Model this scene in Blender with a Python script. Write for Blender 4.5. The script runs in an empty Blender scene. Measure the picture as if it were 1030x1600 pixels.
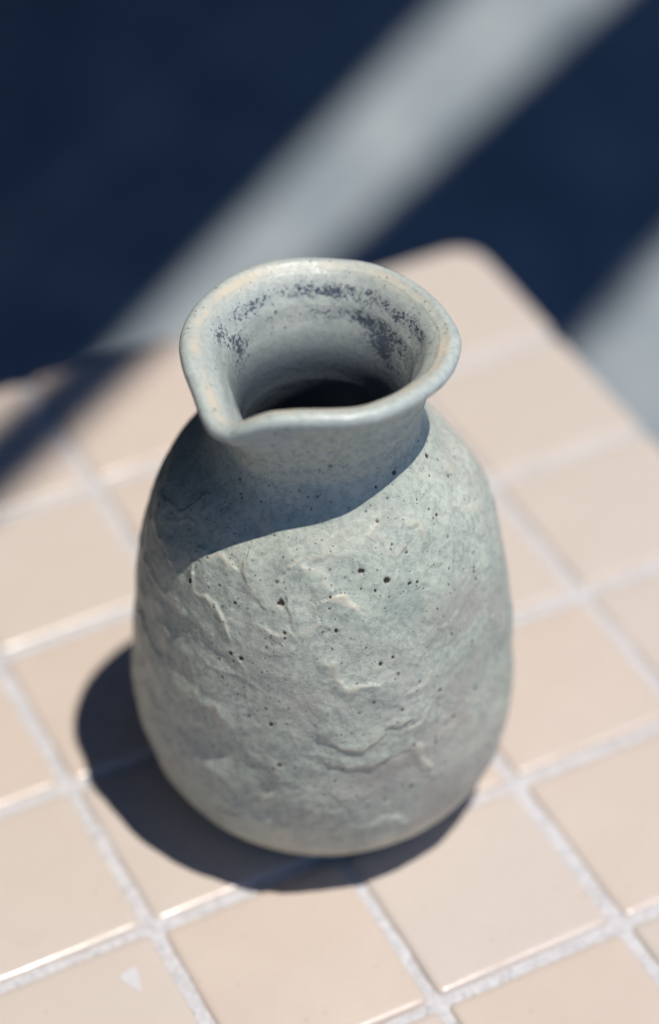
import bpy, math, random
import numpy as np
from mathutils import Vector, Matrix

# ------------------------------------------------------------------ scale
U = 0.05            # one tile pitch = 50 mm; everything below is in tile pitches
TZ = 0.44           # height of the tabletop above the patio (m)
S = bpy.context.scene
COL = S.collection

# ------------------------------------------------------------------ camera
R = np.array([[0.889503, -0.456926, 0.001808],
              [-0.309112, -0.604657, -0.734057],
              [0.336502, 0.652387, -0.679086]])
CAM = np.array([-1.73114, -6.12772, 9.70575])
cd = bpy.data.cameras.new('camera')
cam = bpy.data.objects.new('camera', cd)
COL.objects.link(cam)
m = Matrix.Identity(4)
for i in range(3):
    m[i][0] = R[0][i]; m[i][1] = -R[1][i]; m[i][2] = -R[2][i]
m[0][3], m[1][3], m[2][3] = CAM[0]*U, CAM[1]*U, CAM[2]*U + TZ
cam.matrix_world = m
cd.sensor_fit = 'VERTICAL'; cd.sensor_height = 36.0; cd.sensor_width = 24.0
cd.lens = 90.0
cd.clip_start = 0.01; cd.clip_end = 500
cd.dof.use_dof = True
cd.dof.focus_distance = 11.2*U
cd.dof.aperture_fstop = 4.2
S.camera = cam

# ------------------------------------------------------------------ world, sun, exposure
KX, KY = -0.16, 0.215                    # sideways drift of the sunlight per unit of fall
to_sun = Vector((-KX, -KY, 1)).normalized()
elev = math.asin(to_sun.z)
W = bpy.data.worlds.new('World'); S.world = W; W.use_nodes = True
nt = W.node_tree; nt.nodes.clear()
sky = nt.nodes.new('ShaderNodeTexSky'); sky.sky_type = 'NISHITA'; sky.sun_disc = False
sky.sun_elevation = elev; sky.sun_rotation = math.atan2(to_sun.x, to_sun.y)
sky.air_density = 0.7; sky.dust_density = 0.0; sky.ozone_density = 10.0
bg = nt.nodes.new('ShaderNodeBackground'); bg.inputs['Strength'].default_value = 0.105
wo = nt.nodes.new('ShaderNodeOutputWorld')
nt.links.new(sky.outputs[0], bg.inputs[0]); nt.links.new(bg.outputs[0], wo.inputs[0])
sl = bpy.data.lights.new('sun', 'SUN'); sl.energy = 4.9; sl.angle = math.radians(0.5)
sl.color = (1.0, 0.947, 0.868)
sun = bpy.data.objects.new('sun', sl); COL.objects.link(sun)
sun.rotation_euler = Vector((KX, KY, -1)).to_track_quat('-Z', 'Y').to_euler()
sun.location = (0, 0, 5)
S.view_settings.view_transform = 'Standard'; S.view_settings.look = 'None'
S.view_settings.exposure = 0.33; S.view_settings.gamma = 1.0
S.view_settings.use_curve_mapping = False
S.render.engine = 'CYCLES'
S.cycles.max_bounces = 8; S.cycles.diffuse_bounces = 5
try:
    S.cycles.use_denoising = True
except Exception:
    pass

# ------------------------------------------------------------------ helpers
ALB = (.72, .742, .785)      # overall reflectance of the glazes, cement and timber
class NT:
    def __init__(s, name):
        s.m = bpy.data.materials.new(name); s.m.use_nodes = True
        s.t = s.m.node_tree; s.t.nodes.clear()
        s.out = s.t.nodes.new('ShaderNodeOutputMaterial')
        s.p = s.t.nodes.new('ShaderNodeBsdfPrincipled')
        s.t.links.new(s.p.outputs[0], s.out.inputs[0])
        s.tc = s.t.nodes.new('ShaderNodeTexCoord')
    def link(s, a, b): s.t.links.new(a, b)
    def val(s, sock, v):
        if hasattr(v, 'links') or hasattr(v, 'is_linked'): s.link(v, sock)
        else: sock.default_value = v
    def noise(s, scale, detail=3, rough=0.5, dist=0.0, vec=None):
        n = s.t.nodes.new('ShaderNodeTexNoise')
        n.inputs['Scale'].default_value = scale; n.inputs['Detail'].default_value = detail
        n.inputs['Roughness'].default_value = rough; n.inputs['Distortion'].default_value = dist
        s.link(vec or s.tc.outputs['Object'], n.inputs['Vector']); return n.outputs['Fac']
    def voro(s, scale, vec=None, rnd=1.0):
        n = s.t.nodes.new('ShaderNodeTexVoronoi'); n.inputs['Scale'].default_value = scale
        n.inputs['Randomness'].default_value = rnd
        s.link(vec or s.tc.outputs['Object'], n.inputs['Vector']); return n
    def ramp(s, fac, lo, hi, a=0.0, b=1.0):
        n = s.t.nodes.new('ShaderNodeMapRange'); n.interpolation_type = 'SMOOTHSTEP'
        n.inputs['From Min'].default_value = lo; n.inputs['From Max'].default_value = hi
        n.inputs['To Min'].default_value = a; n.inputs['To Max'].default_value = b
        s.link(fac, n.inputs['Value']); return n.outputs[0]
    def math(s, op, a, b=None, clamp=False):
        n = s.t.nodes.new('ShaderNodeMath'); n.operation = op; n.use_clamp = clamp
        s.val(n.inputs[0], a)
        if b is not None: s.val(n.inputs[1], b)
        return n.outputs[0]
    def mix(s, fac, a, b, mode='MIX'):
        a, b = (tuple(x*y for x, y in zip(q, ALB)) if isinstance(q, tuple) else q for q in (a, b))
        n = s.t.nodes.new('ShaderNodeMix'); n.data_type = 'RGBA'; n.blend_type = mode
        s.val(n.inputs[0], fac)
        for k, v in ((6, a), (7, b)):
            if isinstance(v, tuple): n.inputs[k].default_value = (*v, 1)
            else: s.link(v, n.inputs[k])
        return n.outputs[2]
    def attr(s, name):
        n = s.t.nodes.new('ShaderNodeAttribute'); n.attribute_name = name; return n.outputs['Fac']
    def bump(s, h, strength, dist, normal=None):
        n = s.t.nodes.new('ShaderNodeBump'); n.inputs['Strength'].default_value = strength
        n.inputs['Distance'].default_value = dist; s.link(h, n.inputs['Height'])
        if normal: s.link(normal, n.inputs['Normal'])
        return n.outputs[0]

def tag(o, label=None, cat=None, group=None, kind=None):
    for k, v in (('label', label), ('category', cat), ('group', group), ('kind', kind)):
        if v: o[k] = v
    return o
def empty(name, loc):
    o = bpy.data.objects.new(name, None); o.location = loc; o.empty_display_size = 0.02
    COL.objects.link(o); return o
def mesh_obj(name, verts, faces, mat, parent=None, smooth=False):
    me = bpy.data.meshes.new(name); me.from_pydata([tuple(v) for v in verts], [], faces); me.update()
    if smooth: me.polygons.foreach_set('use_smooth', [True]*len(me.polygons))
    me.materials.append(mat)
    o = bpy.data.objects.new(name, me); COL.objects.link(o)
    if parent: o.parent = parent
    return o
def box_vf(x0, x1, y0, y1, z0, z1, b=0.0):
    """box with chamfered long edges (24 corners when b > 0)"""
    if b <= 0:
        v = [(x, y, z) for z in (z0, z1) for y in (y0, y1) for x in (x0, x1)]
        return v, [(0, 2, 3, 1), (4, 5, 7, 6), (0, 1, 5, 4), (2, 6, 7, 3), (0, 4, 6, 2), (1, 3, 7, 5)]
    ring = [(y0+b, z0), (y1-b, z0), (y1, z0+b), (y1, z1-b), (y1-b, z1), (y0+b, z1), (y0, z1-b), (y0, z0+b)]
    v = [(x0, *r) for r in ring] + [(x1, *r) for r in ring]
    f = [(i, (i+1) % 8, 8+(i+1) % 8, 8+i) for i in range(8)] + [tuple(range(7, -1, -1)), tuple(range(8, 16))]
    return v, f

def hash3(ix, iy, iz, seed):
    n = (ix*374761393 + iy*668265263 + iz*2147483647 % 1000003 * 97 + iz*1274126177 + seed*144665) & 0xFFFFFFFF
    n = ((n ^ (n >> 13)) * 1274126177) & 0xFFFFFFFF
    n = ((n ^ (n >> 16)) * 2246822519) & 0xFFFFFFFF
    return ((n ^ (n >> 15)) & 0xFFFFFF) / float(0xFFFFFF) * 2 - 1
def vnoise(P, scale, seed=0, octaves=1, gain=0.5):
    out = np.zeros(P.shape[:-1]); a = 1.0
    for o in range(octaves):
        Q = P*scale*(2**o) + 37.7*o + seed*11.3
        I = np.floor(Q).astype(np.int64); F = Q - I
        F = F*F*F*(F*(F*6-15)+10)
        acc = 0
        for dx in (0, 1):
            for dy in (0, 1):
                for dz in (0, 1):
                    w = (F[..., 0] if dx else 1-F[..., 0])*(F[..., 1] if dy else 1-F[..., 1])*(F[..., 2] if dz else 1-F[..., 2])
                    acc = acc + w*hash3(I[..., 0]+dx, I[..., 1]+dy, I[..., 2]+dz, seed+o*17)
        out += a*acc; a *= gain
    return out
def sstep(x, a, b):
    t = np.clip((x-a)/(b-a), 0, 1); return t*t*(3-2*t)

# ------------------------------------------------------------------ materials
def mat_tile():
    n = NT('glazed_tile'); p = n.p
    info = n.t.nodes.new('ShaderNodeObjectInfo')
    rnd = info.outputs['Random']
    base = n.mix(n.noise(38, 4, .6), (.535, .435, .355), (.595, .49, .402))
    base = n.mix(n.ramp(rnd, 0, 1, 0, .8), base, (.555, .478, .408))
    v = n.voro(420); spk = n.math('MULTIPLY', n.ramp(v.outputs['Distance'], .10, .17, 1, 0),
                                  n.ramp(n.t.nodes.new('ShaderNodeSeparateColor').outputs[0], 0, 1))
    sep = n.t.nodes.new('ShaderNodeSeparateColor'); n.link(v.outputs['Color'], sep.inputs[0])
    spk = n.math('MULTIPLY', n.ramp(v.outputs['Distance'], .08, .2, 1, 0), n.ramp(sep.outputs[0], .90, .95))
    base = n.mix(n.ramp(n.noise(17, 5, .65, .8), .5, .75, 0, .35), base, (.50, .43, .375))
    base = n.mix(n.math('MULTIPLY', spk, .45), base, (.22, .16, .12))
    n.link(base, p.inputs['Base Color'])
    sm = n.ramp(n.noise(24, 5, .65, 1.0), .48, .72)
    n.link(n.math('ADD', n.ramp(n.noise(90, 4), .3, .7, .22, .34), n.math('MULTIPLY', sm, .16)), p.inputs['Roughness'])
    p.inputs['IOR'].default_value = 1.48
    h = n.math('ADD', n.math('MULTIPLY', n.noise(28, 2), 1.0), n.math('MULTIPLY', n.noise(260, 3), .16))
    n.link(n.bump(h, .45, .0010), p.inputs['Normal'])
    return n.m
def mat_grout():
    n = NT('cement_grout'); p = n.p
    c = n.mix(n.ramp(n.noise(480, 5, .7), .35, .65), (.46, .438, .425), (.60, .573, .56))
    v = n.voro(900); sep = n.t.nodes.new('ShaderNodeSeparateColor'); n.link(v.outputs['Color'], sep.inputs[0])
    pit = n.math('MULTIPLY', n.ramp(v.outputs['Distance'], .12, .34, 1, 0), n.ramp(sep.outputs[0], .72, .9))
    c = n.mix(n.math('MULTIPLY', pit, .75), c, (.20, .20, .23))
    n.link(c, p.inputs['Base Color']); p.inputs['Roughness'].default_value = .85
    h = n.math('SUBTRACT', n.noise(500, 5, .7), n.math('MULTIPLY', pit, .9))
    n.link(n.bump(h, .7, .0006), p.inputs['Normal'])
    return n.m
def mat_plain(name, a, b, scale, rough, bump=.2, bd=.001):
    n = NT(name); c = n.mix(n.ramp(n.noise(scale, 5, .6), .3, .7), a, b)
    n.link(c, n.p.inputs['Base Color']); n.p.inputs['Roughness'].default_value = rough
    n.link(n.bump(n.noise(scale*6, 5, .6), bump, bd), n.p.inputs['Normal'])
    return n.m
def mat_wood():
    n = NT('weathered_timber')
    mp = n.t.nodes.new('ShaderNodeMapping'); mp.inputs['Scale'].default_value = (1, 14, 14)
    n.link(n.tc.outputs['Object'], mp.inputs[0])
    g = n.noise(6, 6, .65, .6, mp.outputs[0])
    n.link(n.mix(n.ramp(g, .3, .7), (.055, .042, .035), (.12, .09, .072)), n.p.inputs['Base Color'])
    n.p.inputs['Roughness'].default_value = .8
    n.link(n.bump(g, .4, .002), n.p.inputs['Normal'])
    return n.m
def mat_jug(name, inner=False):
    n = NT(name); p = n.p
    big = n.noise(26, 3, .5, .4); mid = n.noise(95, 4, .6, .3); fine = n.noise(620, 4, .7); grain = n.noise(1500, 3, .7)
    c = n.mix(n.ramp(big, .36, .64), (.46, .485, .39), (.555, .568, .455))
    c = n.mix(n.ramp(mid, .52, .72, 0, .5), c, (.31, .365, .325))
    c = n.mix(n.ramp(n.noise(60, 4, .6, .8), .56, .72, 0, .5), c, (.53, .52, .46))
    c = n.mix(n.ramp(fine,   .36, .60, .5, 0), c, (.21, .25, .22))
    c = n.mix(n.ramp(grain, .55, .72, 0, .45), c, (.62, .635, .55))
    c = n.mix(n.math('MULTIPLY', n.attr('warm'), n.ramp(n.noise(34, 5, .65, 1.0), .42, .62, 0, .75)), c, (.43, .395, .335))
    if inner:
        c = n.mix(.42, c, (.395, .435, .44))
    # tan ridges, bare foot lightened for bounced light, tan worn lip
    rg = n.attr('ridge')
    c = n.mix(n.math('MULTIPLY', n.ramp(rg, .15, .9), n.ramp(mid, .3, .6, .4, .95)), c, (.55, .50, .385))
    c = n.mix(n.math('MULTIPLY', n.attr('foot'), n.ramp(n.noise(55, 4, .6, .5), .3, .7, .75, 1)), c, (.76, .69, .51))
    c = n.mix(n.math('MULTIPLY', n.attr('crest'), n.ramp(n.noise(90, 5, .65), .35, .65, .2, .95)), c, (.58, .50, .375))
    # small iron specks in two sizes
    for sc, lo, r0, r1 in ((330, .90, .10, .20), (720, .90, .10, .34), (1250, .90, .16, .34)):
        v = n.voro(sc); sep = n.t.nodes.new('ShaderNodeSeparateColor'); n.link(v.outputs['Color'], sep.inputs[0])
        s = n.math('MULTIPLY', n.ramp(v.outputs['Distance'], r0, r1, 1, 0), n.ramp(sep.outputs[0], lo, lo+.03))
        c = n.mix(n.math('MULTIPLY', s, .8), c, (.075, .065, .055))
    pt = n.attr('pit')
    c = n.mix(n.ramp(pt, .02, .5, 0, .7), c, (.22, .16, .11))
    c = n.mix(n.ramp(pt, .45, .85), c, (.028, .022, .02))
    # blue-black flecks where the glaze pooled inside the mouth
    fl = n.attr('fleck')
    v = n.noise(1000, 4, .65, .9)
    s = n.math('SUBTRACT', n.math('MULTIPLY', fl, .34), n.math('SUBTRACT', v, .268))
    fm = n.ramp(s, -.035, .045)
    c = n.mix(n.ramp(s, -.11, .02, 0, .55), c, (.25, .29, .335))
    c = n.mix(n.math('MULTIPLY', fm, .9), c, (.05, .066, .098))
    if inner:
        dp = n.attr('throat_shade')
        c = n.mix(dp, c, (.07, .09, .11))  # shade of the throat put into the colour, darker further in
    n.link(c, p.inputs['Base Color'])
    rgh = n.ramp(n.noise(180, 4, .6), .3, .7, .36, .56)
    n.link(n.math('SUBTRACT', rgh, n.math('MULTIPLY', n.attr('lip'), .12)), p.inputs['Roughness'])
    p.inputs['IOR'].default_value = 1.45
    h = n.math('ADD', n.math('MULTIPLY', fine, .6), n.math('MULTIPLY', grain, .25))
    h = n.math('ADD', h, n.math('MULTIPLY', mid, .8))
    h = n.math('SUBTRACT', h, n.math('MULTIPLY', fm, .5))
    n.link(n.bump(h, .55, .0006), p.inputs['Normal'])
    return n.m

M_TILE, M_GROUT = mat_tile(), mat_grout()
M_SLAB = mat_plain('cement_board', (.42, .40, .38), (.52, .49, .46), 20, .85)
M_STEEL = mat_plain('painted_steel', (.55, .54, .52), (.62, .61, .59), 30, .45, .05)
M_MARK = mat_plain('white_mark_surface', (.56, .53, .52), (.60, .57, .56), 300, .4, .05, .0002)
M_FLOOR = mat_plain('patio_concrete', (.17, .208, .23), (.315, .34, .345), 17, .9, .3, .002)
M_WOOD = mat_wood()

# ------------------------------------------------------------------ patio floor
f = 60.0
floor = mesh_obj('patio_floor', [(-f, -f, 0), (f, -f, 0), (f, f, 0), (-f, f, 0)], [(0, 1, 2, 3)], M_FLOOR)
tag(floor, 'pale grey-blue concrete patio with stripes of sun and deep shade', kind='structure')

# ------------------------------------------------------------------ tiled table
random.seed(7)
table = empty('tiled_table', (0, 0, 0))
tag(table, 'low table topped with square cream-pink glazed tiles and pale grout, under the jug', 'table')
EX = 5.03
LO = -5
G = 0.029             # half a joint

def outline(x0, x1, y0, y1, rad, nc=4, wob=0.0, rng=None):
    """rounded rectangle, counter-clockwise, rad = radius of each corner (sw, se, ne, nw)"""
    pts = []
    cs = [(x0, y0, 180), (x1, y0, 270), (x1, y1, 0), (x0, y1, 90)]
    sg = [(1, 1), (-1, 1), (-1, -1), (1, -1)]
    for k in range(4):
        cx, cy, a0 = cs[k]; r = rad[k]
        for j in range(nc+1):
            a = math.radians(a0 + 90*j/nc)
            pts.append((cx + sg[k][0]*r + r*math.cos(a), cy + sg[k][1]*r + r*math.sin(a)))
        nx_, ny_, _ = cs[(k+1) % 4]
        ex, ey = nx_ + sg[(k+1) % 4][0]*rad[(k+1) % 4], ny_ + sg[(k+1) % 4][1]*rad[(k+1) % 4]
        p0 = pts[-1]
        if k == 0: p1 = (nx_-rad[1], y0)
        elif k == 1: p1 = (x1, ny_-rad[2])
        elif k == 2: p1 = (nx_+rad[3], y1)
        else: p1 = (x0, cs[0][1]+rad[0])
        for j in range(1, 6):
            t = j/6.0
            pts.append((p0[0]+(p1[0]-p0[0])*t, p0[1]+(p1[1]-p0[1])*t))
    if rng is not None:
        ph = [rng.uniform(0, 6.28) for _ in range(3)]
        c = ((x0+x1)/2, (y0+y1)/2); q = []
        for (x, y) in pts:
            a = math.atan2(y-c[1], x-c[0])
            k = 1 + wob*(math.sin(2*a+ph[0])*.4 + math.sin(5*a+ph[1])*.35 + math.sin(9*a+ph[2])*.35)
            q.append((c[0]+(x-c[0])*k, c[1]+(y-c[1])*k))
        pts = q
    return pts

def tile_mesh(x0, x1, y0, y1, rad, rng):
    o = outline(x0, x1, y0, y1, rad, 4, .006, rng); n = len(o)
    cx, cy = (x0+x1)/2, (y0+y1)/2
    e = 0.036
    rings = [(0, -.15), (0, -e), (e*.13, -e*.5), (e*.40, -e*.19), (e*.8, -e*.045), (e*1.5, 0), (.16, .0025)]
    V, F = [], []
    for ins, z in rings:
        for x, y in o:
            hx, hy = (x1-x0)/2, (y1-y0)/2
            V.append(((cx+(x-cx)*(1-ins/hx))*U, (cy+(y-cy)*(1-ins/hy))*U, z*U))
    for k in range(len(rings)-1):
        for i in range(n):
            j = (i+1) % n
            F.append((k*n+i, k*n+j, (k+1)*n+j, (k+1)*n+i))
    V.append((cx*U, cy*U, .003*U)); c = len(V)-1; k = (len(rings)-1)*n
    for i in range(n): F.append((k+i, k+(i+1) % n, c))
    me = bpy.data.meshes.new('tile'); me.from_pydata(V, [], F); me.update()
    me.polygons.foreach_set('use_smooth', [True]*len(me.polygons)); me.materials.append(M_TILE)
    return me
cache = {}
mark_tile = None
rng = random.Random(3)
for j in range(LO, 5):
    for i in range(LO, 5):
        key = (i == LO, i == 4, j == LO, j == 4, (i*7+j*5) % 5)
        if key not in cache:
            x0 = -.5+G if not key[0] else -.53; x1 = .5-G if not key[1] else .53
            y0 = -.5+G if not key[2] else -.53; y1 = .5-G if not key[3] else .53
            rad = [.03]*4
            if key[0] and key[2]: rad[0] = .2
            if key[1] and key[2]: rad[1] = .2
            if key[1] and key[3]: rad[2] = .2
            if key[0] and key[3]: rad[3] = .2
            cache[key] = tile_mesh(x0, x1, y0, y1, rad, rng)
        o = bpy.data.objects.new('tile', cache[key]); COL.objects.link(o); o.parent = table
        inner = not (key[0] or key[1] or key[2] or key[3])
        dx, dy = (rng.uniform(-.010, .010), rng.uniform(-.010, .010)) if inner else (0, 0)
        o.location = ((i+.5+dx)*U, (j+.5+dy)*U, TZ + rng.uniform(-.004, .004)*U)
        o.rotation_euler = (rng.gauss(0, .0035), rng.gauss(0, .0035), rng.gauss(0, .006) if inner else 0)
        if (i, j) == (0, 0): mark_tile = o
mark_tile['label'] = 'tile with a small white triangular mark'
# white triangular mark, a thin plate standing 0.1 mm proud of the glaze
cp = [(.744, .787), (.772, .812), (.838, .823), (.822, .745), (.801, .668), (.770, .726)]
V = [(x*U-mark_tile.location.x, y*U-mark_tile.location.y, z) for z in (.00005, .00022) for x, y in cp]
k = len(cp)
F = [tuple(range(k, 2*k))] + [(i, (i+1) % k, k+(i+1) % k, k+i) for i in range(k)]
ch = mesh_obj('white_mark', V, F, M_MARK, mark_tile)
ch['label'] = 'small white triangular mark'

def slab(name, ins, z0, z1, mat, rad):
    o = outline(LO-.03+ins, EX-ins, LO-.03+ins, EX-ins, [rad]*4, 8)
    n = len(o)
    V = [(x*U, y*U, TZ+z*U) for z in (z0, z1) for x, y in o]
    F = [tuple(range(n-1, -1, -1)), tuple(range(n, 2*n))] + [(i, (i+1) % n, n+(i+1) % n, n+i) for i in range(n)]
    return mesh_obj(name, V, F, mat, table)
# grout: a sheet with its own slightly uneven surface
def grout_sheet():
    n = 240; a = np.linspace(LO-.005, EX-.025, n)
    X, Y = np.meshgrid(a, a); P = np.stack([X, Y, 0*X], -1)
    Zg = -.022 + .006*vnoise(P, 5, 3, 3)
    r = .17; mxx = EX-.025
    # pull the corners in so that they follow the rounded corner tiles
    for sx in (-1, 1):
        for sy in (-1, 1):
            cx = (EX-.025-r) if sx > 0 else (LO-.005+r); cy = (EX-.025-r) if sy > 0 else (LO-.005+r)
            dx, dy = (X-cx)*sx, (Y-cy)*sy
            mk = (dx > 0) & (dy > 0); L = np.hypot(dx, dy); k = np.where(mk & (L > r), r/np.maximum(L, 1e-9), 1)
            X = np.where(mk, cx+sx*dx*k, X); Y = np.where(mk, cy+sy*dy*k, Y)
    V = np.stack([X*U, Y*U, TZ+Zg*U], -1).reshape(-1, 3)
    idx = np.arange(n*n).reshape(n, n)
    F = np.stack([idx[:-1, :-1], idx[:-1, 1:], idx[1:, 1:], idx[1:, :-1]], -1).reshape(-1, 4)
    me = bpy.data.meshes.new('grout'); me.from_pydata(V.tolist(), [], F.tolist()); me.update()
    me.polygons.foreach_set('use_smooth', [True]*len(me.polygons)); me.materials.append(M_GROUT)
    o = bpy.data.objects.new('grout', me); COL.objects.link(o); o.parent = table
grout_sheet()
slab('tabletop', .03, -.75, -.155, M_SLAB, .19)
for sx in (LO+.5, EX-.97):
    for sy in (LO+.5, EX-.97):
        v, fc = box_vf(0.0, (TZ-.75*U), -.22*U, .22*U, -.22*U, .22*U, .04*U)
        v = [((sx+.24)*U + b, (sy+.24)*U + c, a) for a, b, c in v]
        mesh_obj('leg', v, fc, M_STEEL, table)

# ------------------------------------------------------------------ added unseen canopy for stripes and sky blocking (above and behind the table)
# boards run along D; their shadows are set out across N at tabletop height, H above it
D = np.array([.855, .5185]); D /= np.linalg.norm(D); N = np.array([-D[1], D[0]])
H = 14.0
kn = KX*N[0] + KY*N[1]; kd = KX*D[0] + KY*D[1]
canopy = empty('added_shade_canopy', (0, 0, 0))
tag(canopy, 'unseen dark timber slatted canopy on posts, added so its boards stripe the patio with shadow', 'canopy')
L0, L1 = -26, 62
L0 = -60
# (near edge, far edge) at the start and at the end of each board, then its start and end along D; split boards are tapered
bands = [(2.72, 3.20, 2.72, 3.20, L0, L1),
         (2.78, 6.50, 2.78, 5.75, 6.0, 30.0), (2.78, 5.75, 2.78, 5.75, 30.02, L1), (3.52, 6.12, 3.52, 6.12, L0, 5.98),
         (6.75, 9.6, 8.15, 9.6, 6.0, 30.0), (8.15, 9.6, 8.15, 9.6, 30.02, L1), (7.25, 9.6, 7.25, 9.6, L0, 5.98)]
n0 = 9.59
while n0 < 33: bands.append((n0, n0+2.35, n0, n0+2.35, L0, L1)); n0 += 2.34
def wpt(n, d, z):   # n, d at tabletop-shadow coordinates -> place at height z
    p = N*(n - kn*z) + D*(d - kd*z); return (p[0]*U, p[1]*U, TZ+z*U)
for q, (a, b, a2, b2, l0, l1) in enumerate(bands):
    hq = H + 20 if q == 0 else H            # the first is a batten set higher to soften its shadow
    up = .02*(q % 2)            # neighbouring boards lap by a hair
    t = .16
    V, F = box_vf(l0, l1, 0, 1, 0, t, .02)
    V = [(x, (a if x == l0 else a2) + y*((b if x == l0 else b2) - (a if x == l0 else a2) - .04), z) for x, y, z in V]
    V = [(D[0]*(x-kd*hq)+N[0]*(y-kn*hq), D[1]*(x-kd*hq)+N[1]*(y-kn*hq), hq+z+up) for x, y, z in V]
    V = [(x*U, y*U, TZ+z*U) for x, y, z in V]
    mesh_obj('batten' if q == 0 else 'board', V, F, M_WOOD, canopy)
for d in (L0+2, L1-2):
    V, F = box_vf(2.6, 33, d-.6, d+.6, 0, 1.6, .08)
    V = [((D[0]*(y-kd*H)+N[0]*(x-kn*H))*U, (D[1]*(y-kd*H)+N[1]*(x-kn*H))*U, TZ+(H+.22+z)*U) for x, y, z in V]
    mesh_obj('beam', V, F, M_WOOD, canopy)
    for n in (3.6, 32):
        p = wpt(n, d, H)
        V, F = box_vf(0, TZ+(H+.2)*U, -.03, .03, -.03, .03, .004)
        V = [(p[0]+y, p[1]+z, x) for x, y, z in V]
        mesh_obj('post', V, F, M_WOOD, canopy)

# two slim posts that carry the batten, at its ends
for d in (L0+1, L1-1):
    p = wpt(2.96, d, H+20)
    V, F = box_vf(0, TZ+(H+20)*U, -.02, .02, -.02, .02, .003)
    mesh_obj('post', [(p[0]+y, p[1]+z, x) for x, y, z in V], F, M_WOOD, canopy)

# unseen wall, added to cut sky light and deepen the shade
def mat_wall():
    return mat_plain('dark_blocker', (.10, .105, .115), (.15, .155, .165), 3, .9, .4, .003)
w0 = 33.6 - kn*H
V, F = box_vf(-80, 90, w0, w0+5, -TZ/U, 46, .1)
V = [((D[0]*x+N[0]*y)*U, (D[1]*x+N[1]*y)*U, TZ+z*U) for x, y, z in V]
hw = mesh_obj('sky_blocker_wall', V, F, mat_wall())
tag(hw, 'unseen dark wall added to deepen the shade on the patio', 'wall')

# ------------------------------------------------------------------ the jug
BX, BY = 2.2041, 1.5675
RIM = [[-0.51, 0.226], [-0.56, 0.085], [-0.572, -0.01], [-0.599, -0.148], [-0.615, -0.24], [-0.602, -0.305], [-0.557, -0.361], [-0.494, -0.417], [-0.417, -0.461], [-0.283, -0.53], [-0.134, -0.596], [-0.018, -0.608], [0.101, -0.591], [0.22, -0.551], [0.344, -0.485], [0.444, -0.389], [0.508, -0.293], [0.542, -0.221], [0.578, -0.061], [0.571, 0.143], [0.52, 0.319], [0.435, 0.436], [0.3, 0.535], [0.174, 0.587], [0.044, 0.611], [-0.111, 0.58], [-0.288, 0.486], [-0.411, 0.374]]
RIM_DROP = [-0.0, -0.0, -0.048, -0.0747, -0.092, -0.1091, -0.0903, -0.032, -0.0037, -0.0, -0.0, -0.0, -0.0, -0.0, -0.0, -0.0, -0.0, -0.0, -0.0, -0.0, -0.0, -0.0, -0.0, -0.0, -0.0, -0.0, -0.0, -0.0]
RIDGES = [[(-2.525,1.986),(-2.53,1.938),(-2.482,1.874),(-2.396,1.823)],[(-2.8,1.94),(-2.724,1.946),(-2.624,1.937)],[(-2.233,1.987),(-2.152,2.022),(-1.976,2.028),(-1.806,1.995)],[(-2.148,1.992),(-2.063,1.972),(-1.995,1.919)],[(-2.228,1.847),(-2.197,1.794),(-2.173,1.735)],[(-1.992,1.576),(-1.959,1.489),(-1.91,1.422),(-1.843,1.424),(-1.791,1.433)],[(-2.075,1.204),(-2.043,1.129),(-1.963,1.088),(-1.866,1.068),(-1.783,1.099),(-1.731,1.162),(-1.644,1.174)],[(-2.843,1.82),(-2.815,1.752),(-2.667,1.731),(-2.57,1.649)],[(-3.368,1.578),(-3.19,1.59),(-3.052,1.588),(-2.907,1.583)],[(-3.38,1.249),(-3.217,1.26),(-3.051,1.227)],[(-1.367,2.07),(-1.275,2.067),(-1.287,2.009)],[(-1.254,1.882),(-1.335,1.882),(-1.385,1.857)],[(-0.793,2.105),(-0.624,2.061),(-0.555,1.977)],[(-2.344,1.711),(-2.253,1.694),(-2.13,1.722),(-2.06,1.771)],[(-2.385,0.957),(-2.317,0.956),(-2.251,0.867),(-2.301,0.748),(-2.386,0.7)],[(-2.936,0.409),(-2.768,0.446),(-2.586,0.499),(-2.394,0.551)],[(-2.027,1.02),(-1.866,0.957),(-1.734,0.967)],[(-1.559,1.004),(-1.533,0.922),(-1.491,0.825)],[(-1.995,0.803),(-1.931,0.754),(-1.914,0.686)],[(-1.81,0.527),(-1.726,0.553),(-1.644,0.504)],[(-1.62,2.12),(-1.687,2.078),(-1.603,2.041)],[(-1.419,2.005),(-1.538,1.981),(-1.623,2.001)],[(-2.926,1.196),(-2.775,1.173),(-2.608,1.184),(-2.564,1.048)],[(-1.986,1.867),(-1.91,1.876),(-1.84,1.832)]]
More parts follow.
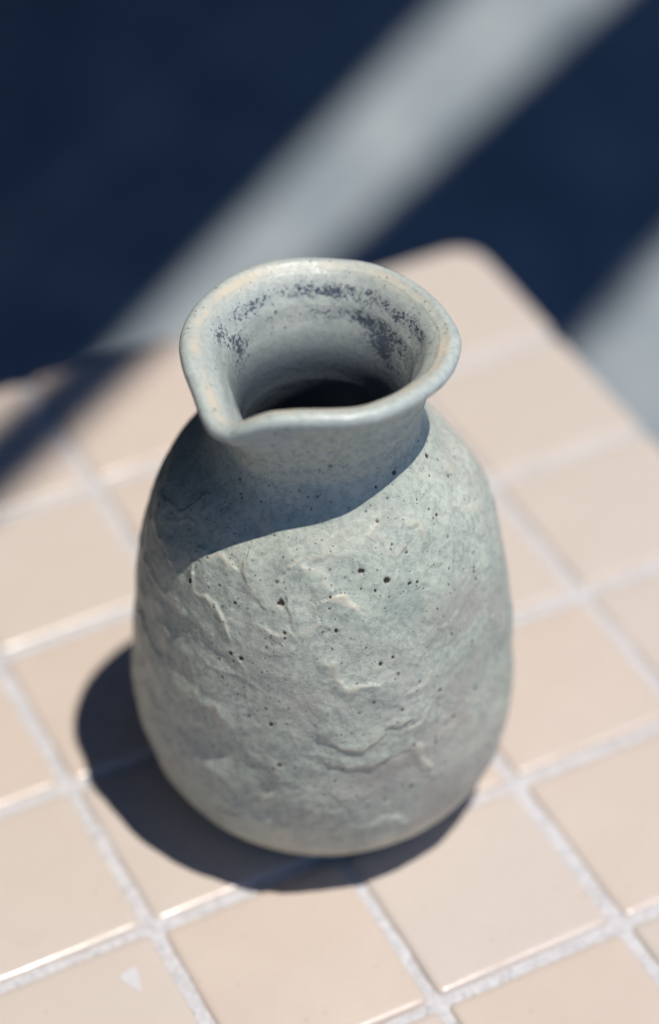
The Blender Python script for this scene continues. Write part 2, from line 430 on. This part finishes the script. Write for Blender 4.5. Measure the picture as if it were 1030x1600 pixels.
PITS = [(-2.268,1.84,.0162),(-1.958,1.728,.0135),(-1.777,1.963,.0135),(-1.63,1.91,.0162),(-1.48,1.865,.0108),(-1.438,1.856,.0108),(-2.478,1.526,.0162),(-2.544,1.532,.0108),(-2.525,1.494,.0081),(-1.724,1.527,.0135),(-2.865,1.785,.0162),(-1.504,2.24,.0108),(-1.585,2.114,.0108),(-1.274,2.26,.0135),(-0.823,2.2,.0135),(-1.398,1.262,.0135),(-1.519,1.369,.0108),(-1.144,1.113,.0108),(-1.654,1.546,.0081),(-2.304,1.197,.0108),(-2.261,0.962,.0108),(-2.512,0.66,.0108),(-1.445,0.965,.0108),(-1.316,1.05,.0108),(-2.235,1.686,.0081),(-2.243,1.711,.0108),(-1.882,0.769,.0108),(-1.732,0.692,.0108),(-1.594,0.745,.0108),(-0.999,1.711,.0108),(-0.985,1.727,.0081),(-1.191,1.828,.0081),(-1.1,2.032,.0108),(-1.138,2.067,.0081),(-1.189,2.118,.0081),(-1.79,1.897,.0081),(-1.707,1.879,.0081),(-1.982,1.882,.0081),(-1.988,1.831,.0081),(-2.549,1.787,.0081),(-2.662,1.838,.0081),(-1.447,1.982,.0081),(-1.529,2.028,.0081),(-2.64,0.929,.0081),(-2.339,1.622,.0081)]
T = 0.039; ZR = 2.715
# profile stations: z, circle radius, weight of the rim curve, offset from the rim curve
ST = [(0.012, .30, 0, 0), (0.0, .56, 0, 0), (0.004, .615, 0, 0), (.03, .648, 0, 0), (.08, .684, 0, 0), (.16, .755, 0, 0), (.25, .820, 0, 0),
      (.37, .870, 0, 0), (.5, .902, 0, 0), (.7, .917, 0, 0), (.9, .915, 0, 0), (1.1, .900, 0, 0), (1.3, .8756, 0, 0),
      (1.45, .853, 0, 0), (1.6, .8246, 0, 0), (1.73, .793, 0, 0), (1.85, .750, 0, 0), (1.96, .690, 0, 0), (2.05, .622, 0, 0),
      (2.12, .560, 0, 0), (2.19, .508, .02, 0), (2.27, .470, .07, -.05), (2.36, .452, .17, -.06), (2.45, .452, .38, -.055),
      (2.53, .455, .66, -.058), (2.60, .47, .92, -.048), (2.645, .5, 1, -.026), (2.676, .5, 1, .012)]
n_out = len(ST)
for a in (-16, 12, 30, 48, 76, 104, 126):
    ST.append((ZR + T*math.sin(math.radians(a)), .5, 1, T*math.cos(math.radians(a))))
n_rim = len(ST)
ST += [(2.728, .44, 1, -.056), (2.694, .43, 1, -.092), (2.635, .41, .97, -.127), (2.55, .38, .79, -.155), (2.46, .360, .48, -.17),
       (2.38, .345, .22, -.17), (2.30, .338, .07, -.15), (2.22, .340, 0, 0), (2.12, .353, 0, 0), (2.0, .387, 0, 0), (1.83, .48, 0, 0), (1.5, .785, 0, 0), (1.0, .835, 0, 0),
       (.55, .82, 0, 0), (.3, .74, 0, 0), (.15, .60, 0, 0), (.1, .35, 0, 0), (.1, .02, 0, 0)]
ST = np.array(ST, float)
sub = np.array([26 if i < 7 else 34 for i in range(len(ST)-1)])
dl = np.hypot(np.diff(ST[:, 0]), np.diff(ST[:, 1] + ST[:, 2]*(ST[:, 3] + .08)))
sub = np.clip((np.hypot(np.diff(ST[:, 0]), np.diff((1-ST[:, 2])*ST[:, 1] + ST[:, 2]*(.57+ST[:, 3])))/.0062).astype(int), 3, 60)
sub[n_rim+7:] = np.minimum(sub[n_rim+7:], 14)
tan = np.gradient(ST, np.concatenate([[0], np.cumsum(np.maximum(dl, 1e-3))]), axis=0)
cum = np.concatenate([[0], np.cumsum(np.maximum(dl, 1e-3))])
lev = []; st_of = []
for i in range(len(ST)-1):
    h = cum[i+1]-cum[i]
    for q in range(sub[i]):
        t = q/sub[i]
        lev.append((2*t**3-3*t**2+1)*ST[i] + (t**3-2*t**2+t)*h*tan[i] + (3*t**2-2*t**3)*ST[i+1] + (t**3-t**2)*h*tan[i+1])
        st_of.append(i+t)
lev.append(ST[-1]); st_of.append(len(ST)-1)
lev = np.array(lev); st_of = np.array(st_of); lev[:, 2] = np.clip(lev[:, 2], 0, 1)
NL = len(lev)
# closed rim curve, resampled by arc length
rp = np.column_stack([np.array(RIM), RIM_DROP]); n = len(rp); dense = []
for i in range(n):
    p0, p1, p2, p3 = rp[i-1], rp[i], rp[(i+1) % n], rp[(i+2) % n]
    for q in range(60):
        t = q/60
        dense.append(.5*((2*p1)+(-p0+p2)*t+(2*p0-5*p1+4*p2-p3)*t*t+(-p0+3*p1-3*p2+p3)*t**3))
dense = np.array(dense)
sg = 27; kx = np.arange(-81, 82); kw = np.exp(-kx**2/(2*sg**2)); kw /= kw.sum()
dense = sum(w*np.roll(dense, s, 0) for s, w in zip(kx, kw))
seg = np.hypot(*(np.roll(dense, -1, 0)-dense)[:, :2].T); cl = np.concatenate([[0], np.cumsum(seg)])
NA = 800
tt = np.linspace(0, cl[-1], NA, endpoint=False)
dd = np.vstack([dense, dense[:1]])
C = np.stack([np.interp(tt, cl, dd[:, 0]), np.interp(tt, cl, dd[:, 1])], 1); CDROP = np.interp(tt, cl, dd[:, 2])
tg = np.roll(C, -2, 0)-np.roll(C, 2, 0); tg /= np.linalg.norm(tg, axis=1)[:, None]
area = np.sum(C[:, 0]*np.roll(C[:, 1], -1)-np.roll(C[:, 0], -1)*C[:, 1])
NR = np.stack([tg[:, 1], -tg[:, 0]], 1)*np.sign(area)
ang = np.arctan2(C[:, 1], C[:, 0])
z, rc, w, off = (lev[:, k][:, None] for k in range(4))
ca, sa = np.cos(ang)[None], np.sin(ang)[None]
# a little wander of the lip in height and thickness
circ3 = np.stack([ca[0], sa[0], 0*ca[0]], -1)
lipn = vnoise(circ3, 2.3, 5, 2)*.003
offw = off*(1 + .05*vnoise(circ3, 3.1, 9, 2))[None]
X = (1-w)*rc*ca + w*(C[:, 0][None] + offw*NR[:, 0][None])
Y = (1-w)*rc*sa + w*(C[:, 1][None] + offw*NR[:, 1][None])
tilt = -.1*(C @ np.array([.459, .889])) + CDROP            # the mouth stands a little higher at the front
Z = np.repeat(z, NA, 1) + w*(lipn + tilt)[None]
# slight lean of the hand-thrown body, to the camera-left at the top
lean = -.018*(Z-1.1)*sstep(Z, 0, .3)
P = np.stack([X + lean*.889, Y - lean*.457, Z], -1)
outer = (st_of <= n_out+2)[:, None]
def normals(P):
    du = np.roll(P, -1, 1)-np.roll(P, 1, 1)
    dv = np.empty_like(P); dv[1:-1] = P[2:]-P[:-2]; dv[0] = P[1]-P[0]; dv[-1] = P[-1]-P[-2]
    nn = np.cross(du, dv); nn /= np.maximum(np.linalg.norm(nn, axis=-1, keepdims=True), 1e-12); return nn
NO = normals(P)
if NO[NL//3, 0] @ np.array([ca[0, 0], sa[0, 0], 0]) < 0: NO = -NO
# --- relief
body = (sstep(Z, .14, .42)*(1-sstep(Z, 2.1, 2.3)))*(st_of < n_out)[:, None]
ridge = np.zeros(Z.shape); disp = np.zeros(Z.shape); pit = np.zeros(Z.shape)
lump = vnoise(P, 2.6, 1, 2)*.014 + vnoise(P, 5.2, 81, 1)*.006 + vnoise(P, 7.5, 2, 2)*.0045
disp += lump*body
wp = P + .05*np.stack([vnoise(P, 5, 61, 2), vnoise(P, 5, 62, 2), vnoise(P, 5, 63, 2)], -1)
rd = np.clip(1-np.abs(vnoise(wp, 5.2, 64, 2))*3.2, 0, 1)**2*np.clip(.35+vnoise(P, 3.3, 65, 2), 0, 1)
rd2 = np.clip(1-np.abs(vnoise(wp, 11, 66, 2))*3.0, 0, 1)**2*np.clip(.2+vnoise(P, 4.5, 67, 2), 0, 1)
disp += (.0032*rd + .0017*rd2 + .0012*vnoise(P, 22, 68, 2))*body*(1-.8*sstep(Z, 1.95, 2.12))
rows = np.where(body.max(1) > 0)[0]
r0, r1 = rows[0], rows[-1]+1
angr = np.repeat(ang[None], r1-r0, 0)
Zb = Z[r0:r1]; Pb = P[r0:r1]
wob = vnoise(Pb, 14, 21, 2)*.018; wob2 = vnoise(Pb, 14, 22, 2)*.018
amp = .45 + .55*np.clip(.5+vnoise(Pb, 6, 23, 2), 0, 1.3)
def rz(zv): return np.interp(zv, ST[:n_out, 0], ST[:n_out, 1])
def dwrap(a): return (a+np.pi) % (2*np.pi)-np.pi
rr_b = rz(Zb)
dlt = np.zeros(Zb.shape); tint = np.zeros(Zb.shape)
rng2 = np.random.default_rng(5)
ALL = [list(r) for r in RIDGES]
# more of the same round the back and sides
for q in range(46):
    a = rng2.uniform(-1.0, 3.3); zz = rng2.uniform(.45, 2.0); path = [(a, zz)]; hd = rng2.uniform(0, 6.28)
    for s in range(rng2.integers(2, 5)):
        hd += rng2.normal(0, .7); path.append((path[-1][0]+.09*math.cos(hd)/max(rz(path[-1][1]), .4), path[-1][1]+.07*math.sin(hd)))
    ALL.append(path)
for q in range(26):
    a = rng2.uniform(-3.3, -.6); zz = rng2.uniform(.4, 2.0); path = [(a, zz)]; hd = rng2.uniform(0, 6.28)
    for s in range(2):
        hd += rng2.normal(0, .7); path.append((path[-1][0]+.05*math.cos(hd)/max(rz(path[-1][1]), .4), path[-1][1]+.05*math.sin(hd)))
    ALL.append(path)
for qi, path in enumerate(ALL):
    am = np.mean([a for a, _ in path]); zm = np.mean([b for _, b in path])
    zlo = min(b for _, b in path)-.15; zhi = max(b for _, b in path)+.15
    aext = max(abs(a-am) for a, _ in path)+.2
    rsel = np.where((Zb[:, 0] > zlo) & (Zb[:, 0] < zhi))[0]
    csel = np.where(np.abs(dwrap(ang-am)) < aext)[0]
    if len(rsel) == 0 or len(csel) == 0: continue
    sl_ = np.ix_(rsel, csel)
    rad = rz(zm)
    px = dwrap(angr[sl_]-am)*rad + wob[sl_]; py = Zb[sl_]*1.0 + wob2[sl_]
    best = np.full(px.shape, 9.0); side = np.zeros(px.shape)
    fine = []
    for k in range(len(path)-1):
        ax, ay = (path[k][0]-am)*rad, path[k][1]; bx_, by_ = (path[k+1][0]-am)*rad, path[k+1][1]
        vx, vy = bx_-ax, by_-ay; L2 = vx*vx+vy*vy+1e-9
        t = np.clip(((px-ax)*vx+(py-ay)*vy)/L2, 0, 1)
        ex_, ey_ = px-ax-t*vx, py-ay-t*vy
        d = np.hypot(ex_, ey_); cr = np.sign(vx*ey_-vy*ex_)
        fade = 1.0
        nb = d < best
        best = np.where(nb, d, best); side = np.where(nb, cr, side)
    sgn = 1 if qi % 2 else -1
    s0 = .013 if qi < len(RIDGES) else .011
    hgt = (.0092 if qi < len(RIDGES) else .005)*amp[sl_]
    s1 = np.where(side*sgn > 0, s0, s0*3.4)         # steep on one side, long on the other: edge of a glaze run
    g = np.exp(-(best/s1)**2)
    dlt[sl_] = np.maximum(dlt[sl_], hgt*g)
    tint[sl_] = np.maximum(tint[sl_], np.exp(-(best/(s0*.95))**2)*amp[sl_]*(1 if qi < len(RIDGES) else .7))
disp[r0:r1] += dlt*np.minimum(1, body[r0:r1]*1.4); ridge[r0:r1] = np.maximum(tint, (.55*rd**2*body)[r0:r1])
# pits
pl = list(PITS)
for q in range(70):
    pl.append((rng2.uniform(-math.pi, math.pi), rng2.uniform(.35, 2.5), rng2.choice([.005, .0065, .009], p=[.55, .3, .15])))
for a, zz, s in pl:
    s = s*.80
    rsel = np.where((np.abs(Z[:, 0]-zz) < .05) & (st_of < n_out))[0]; csel = np.where(np.abs(dwrap(ang-a)) < .09)[0]
    if len(rsel) == 0 or len(csel) == 0: continue
    sl_ = np.ix_(rsel, csel); loc = P[sl_]
    rad = np.median(np.hypot(loc[..., 0], loc[..., 1])); tz_ = abs(NO[rsel[len(rsel)//2], csel[0]][2])
    vz = (Z[sl_]-zz)/max(.35, math.sqrt(max(0, 1-tz_*tz_)))
    d = np.hypot(dwrap(ang[csel]-a)[None]*rad, vz)
    d = d*(1+.45*vnoise(loc, 45, 31, 2))
    g = 1-sstep(d, s*.45, s*1.35)
    pit[sl_] = np.maximum(pit[sl_], g); disp[sl_] -= g*s*.55
# throwing rings on neck and inside of the mouth, soft
neck = sstep(Z, 2.2, 2.32)*(1-sstep(Z, 2.6, 2.68))
disp += neck*(.0018*np.sin(Z*62+2.5*vnoise(P, 1.5, 41, 1)) + .004*vnoise(P, 6, 42, 2))*(st_of < n_out)[:, None]
inn = ((st_of > n_rim) & (st_of < n_rim+9))[:, None]*1.0
disp += inn*(1-sstep(st_of-n_rim, 3, 5))[:, None]*(.0014*np.sin(Z*52+1.6*vnoise(P, 2, 43, 1)) + .0025*vnoise(P, 8, 44, 2))
disp += (w > .9)*.0016*vnoise(P, 9, 45, 2)
foot = (1-sstep(Z + .10*vnoise(P, 4, 51, 2), .15, .50))*(st_of < n_out)[:, None]
disp += .0035*np.exp(-((foot-.55)/.22)**2)*(Z > .1)
P = P + NO*disp[..., None]
NO2 = normals(P)
if NO2[NL//3, 0] @ np.array([ca[0, 0], sa[0, 0], 0]) < 0: NO2 = -NO2
# --- pigment masks, and painted shade for the throat
foot = (1-sstep(Z + .10*vnoise(P, 4, 51, 2),   .15, .50))*(st_of < n_out)[:, None]
crest = np.exp(-((st_of-(n_rim-1.0))/1.0)**2)[:, None]*np.ones_like(Z)*(.55+.6*np.clip(.4+vnoise(P, 4, 52, 2), 0, 1))
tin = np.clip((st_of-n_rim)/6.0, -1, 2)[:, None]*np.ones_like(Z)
FW, RT = math.radians(62.8), math.radians(-27.2)
da = dwrap(ang-FW)[None]
patch = np.clip(.78+.5*vnoise(P, 8, 53, 3), 0.1, 1.15)
fleck = np.exp(-((tin-.26)/.11)**2)*(1-sstep(np.abs(da), 1.2, 1.7))*.85
fleck = np.maximum(fleck, .85*np.exp(-((tin-.48)/.10)**2)*sstep(-da, -.35, .1)*(1-sstep(-da, 1.0, 1.35)))
fleck = np.maximum(fleck, 1.2*np.exp(-((tin-.64)/.22)**2)*np.exp(-((da+.8)/.45)**2))
fleck = np.maximum(fleck, .85*np.exp(-((tin-.5)/.24)**2)*np.exp(-((da-1.15)/.26)**2))
fleck = np.maximum(fleck, .6*np.exp(-((tin-.45)/.15)**2)*np.exp(-((da-.55)/.12)**2))
fleck *= .93*patch*(tin > 0)
throat_shade = sstep(tin, .34, .98)*.94
warm = np.clip(.45 + 1.1*vnoise(P, 1.9, 71, 2) + .5*(1-sstep(Z, .5, 1.3)), 0, 1)*body
lip = (np.exp(-((st_of-(n_rim-4.0))/4.0)**2)[:, None])*np.ones_like(Z)
# --- split into parts along shared rings
i_tip = int(np.argmax(np.hypot(C[:, 0], C[:, 1])))
near = np.abs((np.arange(NA)-i_tip+NA//2) % NA - NA//2)
jug = empty('pouring_jug', (BX*U, BY*U, TZ + .005*U))
tag(jug, 'handmade grey-green stoneware jug with a pinched spout standing on the tiled table', 'jug')
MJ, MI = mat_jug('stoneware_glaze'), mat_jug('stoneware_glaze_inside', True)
zq = .5*(Z[:-1]+Z[1:]); sq = .5*(st_of[:-1]+st_of[1:])[:, None]*np.ones((1, NA))
cid = np.zeros((NL-1, NA), int)                     # 0 body
zf = Z[:-1, 0][:, None]
cid[(sq < n_out) & (zf < .135)] = 1                  # foot
cid[(sq < n_out-2.6) & (zf >= 2.20)] = 2             # neck
cid[(sq >= n_out-2.6) & (sq < n_rim+.2)] = 3         # rim
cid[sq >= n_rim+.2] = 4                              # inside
sp = (near[None] < 62) & (sq > n_out-4.2) & (sq < n_rim+2.2)
cid[sp] = 5                                          # spout
vi = np.arange(NL*NA).reshape(NL, NA)
Q = np.stack([vi[:-1], np.roll(vi, -1, 1)[:-1], np.roll(vi, -1, 1)[1:], vi[1:]], -1)
fa, fb = P[NL//3, 1]-P[NL//3, 0], P[NL//3+1, 0]-P[NL//3, 0]
if np.cross(fa, fb) @ NO2[NL//3, 0] < 0: Q = Q[..., ::-1]
Pf, Nf = P.reshape(-1, 3)*U, NO2.reshape(-1, 3)
at = {'ridge': ridge, 'pit': pit, 'foot': foot, 'crest': crest, 'fleck': fleck, 'throat_shade': throat_shade, 'lip': lip, 'warm': warm}
for c, name in enumerate(('body', 'foot', 'neck', 'rim', 'inner_wall', 'spout')):
    q = Q[cid == c]
    used, inv = np.unique(q.ravel(), return_inverse=True)
    me = bpy.data.meshes.new(name)
    me.vertices.add(len(used)); me.vertices.foreach_set('co', Pf[used].astype(np.float32).ravel())
    nf = len(q)
    me.loops.add(nf*4); me.loops.foreach_set('vertex_index', inv.ravel().astype(np.int32))
    me.polygons.add(nf); me.polygons.foreach_set('loop_start', np.arange(0, nf*4, 4, dtype=np.int32))
    me.update(calc_edges=True); me.validate()
    me.polygons.foreach_set('use_smooth', np.ones(nf, bool))
    for k, arr in at.items():
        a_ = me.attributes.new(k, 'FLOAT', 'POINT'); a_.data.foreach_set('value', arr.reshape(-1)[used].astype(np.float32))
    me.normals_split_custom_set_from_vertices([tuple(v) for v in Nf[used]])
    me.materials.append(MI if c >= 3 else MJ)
    o = bpy.data.objects.new(name, me); COL.objects.link(o); o.parent = jug
    if c == 1: o['label'] = 'bare beige foot of the jug'
    if c == 4: o['label'] = 'inside of the mouth with blue-black flecks'
